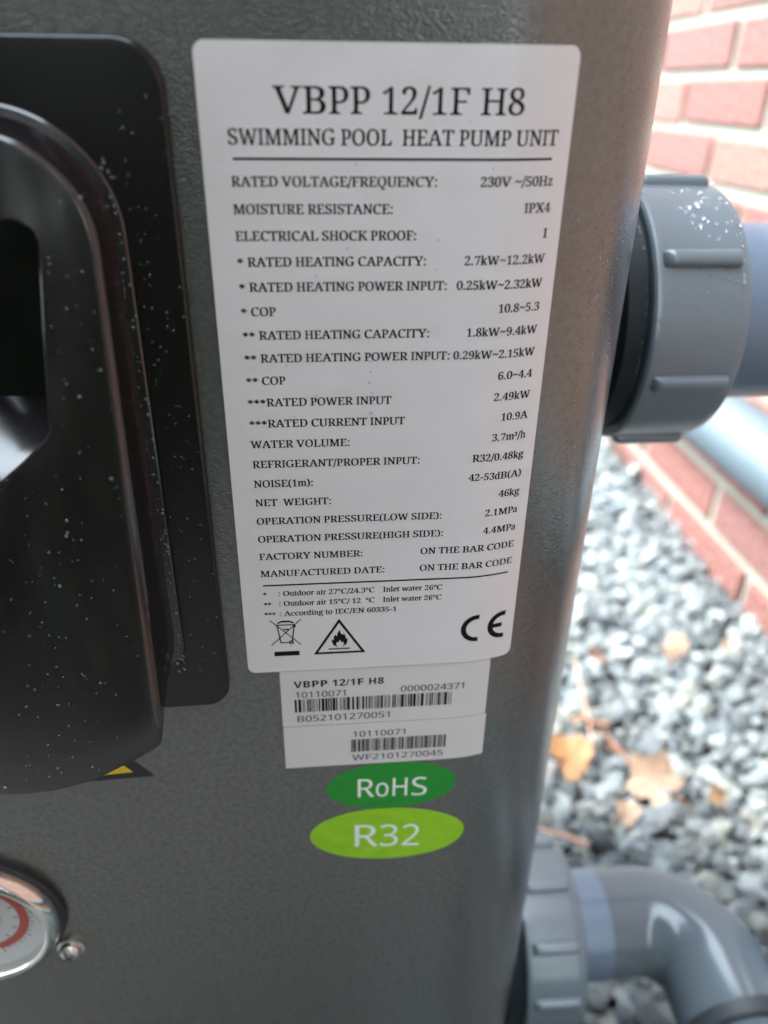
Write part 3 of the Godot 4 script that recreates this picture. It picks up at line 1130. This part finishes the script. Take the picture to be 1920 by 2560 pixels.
func make_plumbing() -> void:
	var up := make_union("pipe_union", "upper grey ribbed pipe union wet with droplets beside the rounded corner", Vector3(137.5, -82, -114), -16, 16, [89, 38, -13, -64, -115, 141, 192], 60, 30.2)
	var places := []
	for k in 190:
		var a := deg_to_rad(clampf(rng.randfn(48, 30), -40, 110))
		var x := rng.randf_range(-14, 14)
		var r: float = clampf(exp(rng.randfn(-1.1, 0.45)), 0.14, 0.9)
		if a < 0.2 and r > 0.5:
			r *= 0.5
		var nn := Vector3(0, sin(a), cos(a))
		places.append(drop_at((nn * 43.25 + Vector3(x, 0, 0)) * MM, nn, r))
	for k in 70:
		var a := deg_to_rad(rng.randf_range(-20, 80))
		var nn := Vector3(0, sin(a), cos(a))
		places.append(drop_at((nn * 30.2 + Vector3(rng.randf_range(18, 60), 0, 0)) * MM, nn, rng.randf_range(0.2, 0.6)))
	for k in 40:
		var a := deg_to_rad(rng.randf_range(-30, 70))
		places.append(drop_at(Vector3(-17, sin(a) * 40, cos(a) * 40) * MM, Vector3(-0.3, sin(a), cos(a)).normalized(), rng.randf_range(0.15, 0.35)))
	mmesh("water_droplets", drop_mesh(), M.water, places, up)
	var path := [Vector3(200, -82, -114), Vector3(290, -82, -114)]
	for k in range(1, 13):
		var t := PI / 2 * k / 12.0
		path.append(Vector3(290 + 40 * sin(t), -122 + 40 * cos(t), -114))
	path.append(Vector3(330, -300, -114))
	path.append(Vector3(330, -600, -114))
	var p1 := put("upper_pipe", tube(path, 25.0).mesh(40), M.tail)
	p1.set_meta("label", "bluish grey pipe running right from the upper union, then down into the gravel")
	p1.set_meta("category", "pipe")

	make_union("pipe_union", "lower grey ribbed pipe union near the gravel with a bluish collar", Vector3(116.6, -371, -71), -14, 14, [80, 47, 15, -18, -51, -84, -117, 113, 145, 178, 210], 18.5, 24.9)
	var e := thing("pipe_elbow", "glossy grey pipe elbow turning forward from the lower union", "pipe elbow", Vector3.ZERO)
	var arc := [Vector3(147, -371, -71), Vector3(156, -371, -71), Vector3(164, -371, -71)]
	for k in range(1, 17):
		var t := PI / 2 * k / 16.0
		arc.append(Vector3(164 + 31 * sin(t), -371, -40 - 31 * cos(t)))
	arc.append(Vector3(195, -371, -28))
	arc.append(Vector3(195, -371, -17))
	put("bend", tube(arc, 24.6, 72).mesh(40), M.elbow, e)
	put("socket_rim", lathe([Vector2(-1.5, 24.4), Vector2(-0.8, 26.2), Vector2(0.2, 26.9), Vector2(5.5, 26.9), Vector2(6.5, 25.9), Vector2(6.5, 22)], Transform3D(Basis(Vector3.BACK, Vector3.RIGHT, Vector3.UP), Vector3(195, -371, -17) * MM), 72).mesh(40), M.rubber, e)
	var p2 := put("lower_pipe", tube([Vector3(195, -371, -20), Vector3(195, -371, 300)], 23.2, 64).mesh(40), M.elbow)
	p2.set_meta("label", "grey pipe running forward out of the elbow socket")
	p2.set_meta("category", "pipe")

	var wp := put("wall_pipe", tube([Vector3(480, -421, -1500), Vector3(480, -398, -1100), Vector3(480, -374, -700), Vector3(480, -350, -300), Vector3(480, -326, 100), Vector3(480, -302, 500)], 36.0, 64).mesh(40), M.wall_pipe)
	wp.set_meta("label", "pale blue grey drain pipe fixed along the foot of the brick wall")
	wp.set_meta("category", "pipe")


# ------------------------------------------------------------------ leaves and twigs on the gravel
func leaf(called: String, label: String, at: Vector3, size: float, turn: float, lobes: int, depth: float, m: Material, tilt: Vector3, squash := 1.0) -> void:
	var b := MB.new()
	var n := 60
	var rows := []
	for ring in [1.0, 0.8, 0.5, 0.22]:
		var row := []
		for k in n:
			var t := TAU * k / n
			var r: float = 1.0 - depth * (0.5 - 0.5 * cos(t * lobes)) + 0.06 * sin(t * 11.0 + 1.0) + 0.04 * sin(t * 17.0)
			r *= 1.0 - 0.25 * pow(maxf(0.0, cos(t - PI)), 6.0)
			var p: Vector2 = Vector2.from_angle(t) * r * ring
			p.y *= squash
			row.append(Vector3(p.x, 0.16 * ring * ring * sin(t * 2.0 + 0.7) + 0.2 * p.y * p.y, p.y) * size * MM)
		rows.append(row)
	b.grid(rows, true)
	b.fan(rows[-1], Vector3.ZERO)
	var o := thing(called, label, "leaf", at * MM, "fallen leaves on the gravel")
	o.basis = Basis(Vector3.RIGHT, tilt.x + 0.15) * Basis(Vector3.FORWARD, tilt.z) * Basis(Vector3.UP, turn)
	put("blade", b.mesh(60, Vector3.UP), m, o)
	put("stalk", tube([Vector3(-size * 0.1, 0.5, 0), Vector3(-size * 0.7, 1.2, size * 0.05), Vector3(-size * 1.25, 3.0, size * 0.16)], 0.7, 8).mesh(60), M.twig, o)


func twig(called: String, label: String, pts: Array, r: float, m: Material, category := "twig") -> void:
	var o := put(called, tube(pts, r, 10).mesh(60), m)
	o.set_meta("label", label)
	o.set_meta("category", category)


func on_gravel(x: float, z: float, lift := 0.0) -> Vector3:
	# measured on the plane 572 mm down; the stones' tops stand higher
	var k := 0.972
	return Vector3(17.9 + k * (x - 17.9), -556.0 + lift, 160.0 + k * (z - 160.0))


func make_litter() -> void:
	leaf("fallen_leaf", "bright orange fallen leaf half hidden behind the cabinet's edge", on_gravel(247, -361), 24, 0.5, 3, 0.3, M.leaves[0], Vector3(0.25, 0, 0.1))
	leaf("fallen_leaf", "pale tan maple leaf with pointed lobes, largest on the gravel", on_gravel(315, -326), 26, 2.2, 5, 0.28, M.leaves[1], Vector3(0.3, 0, -0.1))
	leaf("fallen_leaf", "peach two-lobed leaf lying above the maple leaf", on_gravel(404, -497), 24, 1.0, 2, 0.42, M.leaves[1], Vector3(0.3, 0, 0.2), 0.8)
	leaf("fallen_leaf", "small pale pink-tan leaf scrap in front of the maple leaf", on_gravel(278, -293), 12, 0.2, 3, 0.25, M.leaves[1], Vector3(0.3, 0, -0.2))
	leaf("fallen_leaf", "small mustard brown leaf right of the maple leaf", on_gravel(364, -304), 11, 1.9, 4, 0.3, M.leaves[2], Vector3(0.5, 0, 0.3))
	leaf("fallen_leaf", "small curled salmon leaf near the top of the needle", on_gravel(318, -496), 13, 2.5, 2, 0.3, M.leaves[3], Vector3(0.5, 0, 0.2), 0.6)
	leaf("fallen_leaf", "reddish curled leaf beside the crossing twigs", on_gravel(290, -372), 15, 2.4, 2, 0.3, M.leaves[3], Vector3(0.4, 0, 0.2), 0.5)
	leaf("fallen_leaf", "cream orange leaf against the wall foot under the upper union", on_gravel(512, -962, 6), 30, 0.8, 3, 0.3, M.leaves[1], Vector3(0.4, 0, 0.3))
	leaf("fallen_leaf", "yellow leaf at the wall foot beside the brick course", on_gravel(527, -752, 6), 16, 1.5, 3, 0.3, M.leaves[2], Vector3(0.5, 0, 0.4))
	leaf("fallen_leaf", "tiny peach leaf scrap on the white stones at right", on_gravel(470, -500), 11, 0.5, 3, 0.2, M.leaves[1], Vector3(0.3, 0, 0.0))
	twig("dry_needle", "long thin reddish needle lying towards the heat pump", [on_gravel(289, -482, 2), on_gravel(281, -430, 5), on_gravel(272, -372, 3)], 1.3, M.needle, "needle")
	twig("bent_twig", "short brown knotted twig crossing the needle", [on_gravel(260, -401, 2), on_gravel(270, -400, 7), on_gravel(281, -394, 4), on_gravel(295, -392, 3)], 2.6, M.twig)
	twig("thin_twig", "thin brown twig running to the maple leaf", [on_gravel(284, -383, 6), on_gravel(292, -362, 5), on_gravel(300, -338, 3)], 1.2, M.twig)
	twig("dry_twig", "reddish twig lying just above the lower union", [on_gravel(190, -279, 4), on_gravel(212, -268, 8), on_gravel(232, -260, 4)], 2.6, M.needle)


# ------------------------------------------------------------------ greenery out of view, placed to shade the unit's front and darken its reflections
func make_unseen_hedge() -> void:
	var h := thing("unseen_hedge", "dense dark green foliage out of view, placed to shade the heat pump front", "unseen_hedge", Vector3(-1.15, -0.58, 0.72))
	var b := MB.new()
	var rows := []
	for k in 5:
		var t := k / 4.0
		var w := sin(PI * (0.08 + 0.92 * t)) * 0.42
		rows.append([Vector3(-w, t * 2.0, 0.15 * w), Vector3(0, t * 2.0, -0.12 * t), Vector3(w, t * 2.0, 0.15 * w)])
	b.grid(rows)
	var leaf_mesh := b.mesh(60, Vector3.FORWARD)
	var m := mat(lin(0.020, 0.036, 0.013), 0.55)
	m.metallic_specular = 0.3
	m.vertex_color_use_as_albedo = true
	m.backlight_enabled = true
	m.backlight = Color(0.06, 0.1, 0.03)
	var places := []
	var colors := PackedColorArray()
	for k in 52000:
		var p := Vector3(rng.randf_range(-1.8, 1.45), rng.randf_range(0.03, 1.0) * UNSEEN_HEDGE_TOP, 0.0)
		p.z = -0.06 + 0.5 * pow(rng.randf(), 1.6) + 0.05 * sin(p.x * 9.0) * sin(p.y * 7.0 + 1.0)
		var basis := Basis.from_euler(Vector3(rng.randf_range(-1.4, 0.6), rng.randf() * TAU, rng.randf_range(-0.6, 0.6))).scaled(Vector3.ONE * rng.randf_range(0.018, 0.034))
		places.append(Transform3D(basis, p))
		colors.append(Color(1, 1, 1) * rng.randf_range(0.6, 1.3))
	var o := mmesh("foliage", leaf_mesh, m, places, h, colors)
	for k in 7:
		var x := -1.6 + k * 0.48
		put("stem", tube([Vector3(x, 0, 0.2) * 1000, Vector3(x + 0.05, 0.7, 0.22) * 1000, Vector3(x + 0.02, UNSEEN_HEDGE_TOP - 0.2, 0.2) * 1000], 14, 8).mesh(60), M.twig, h)
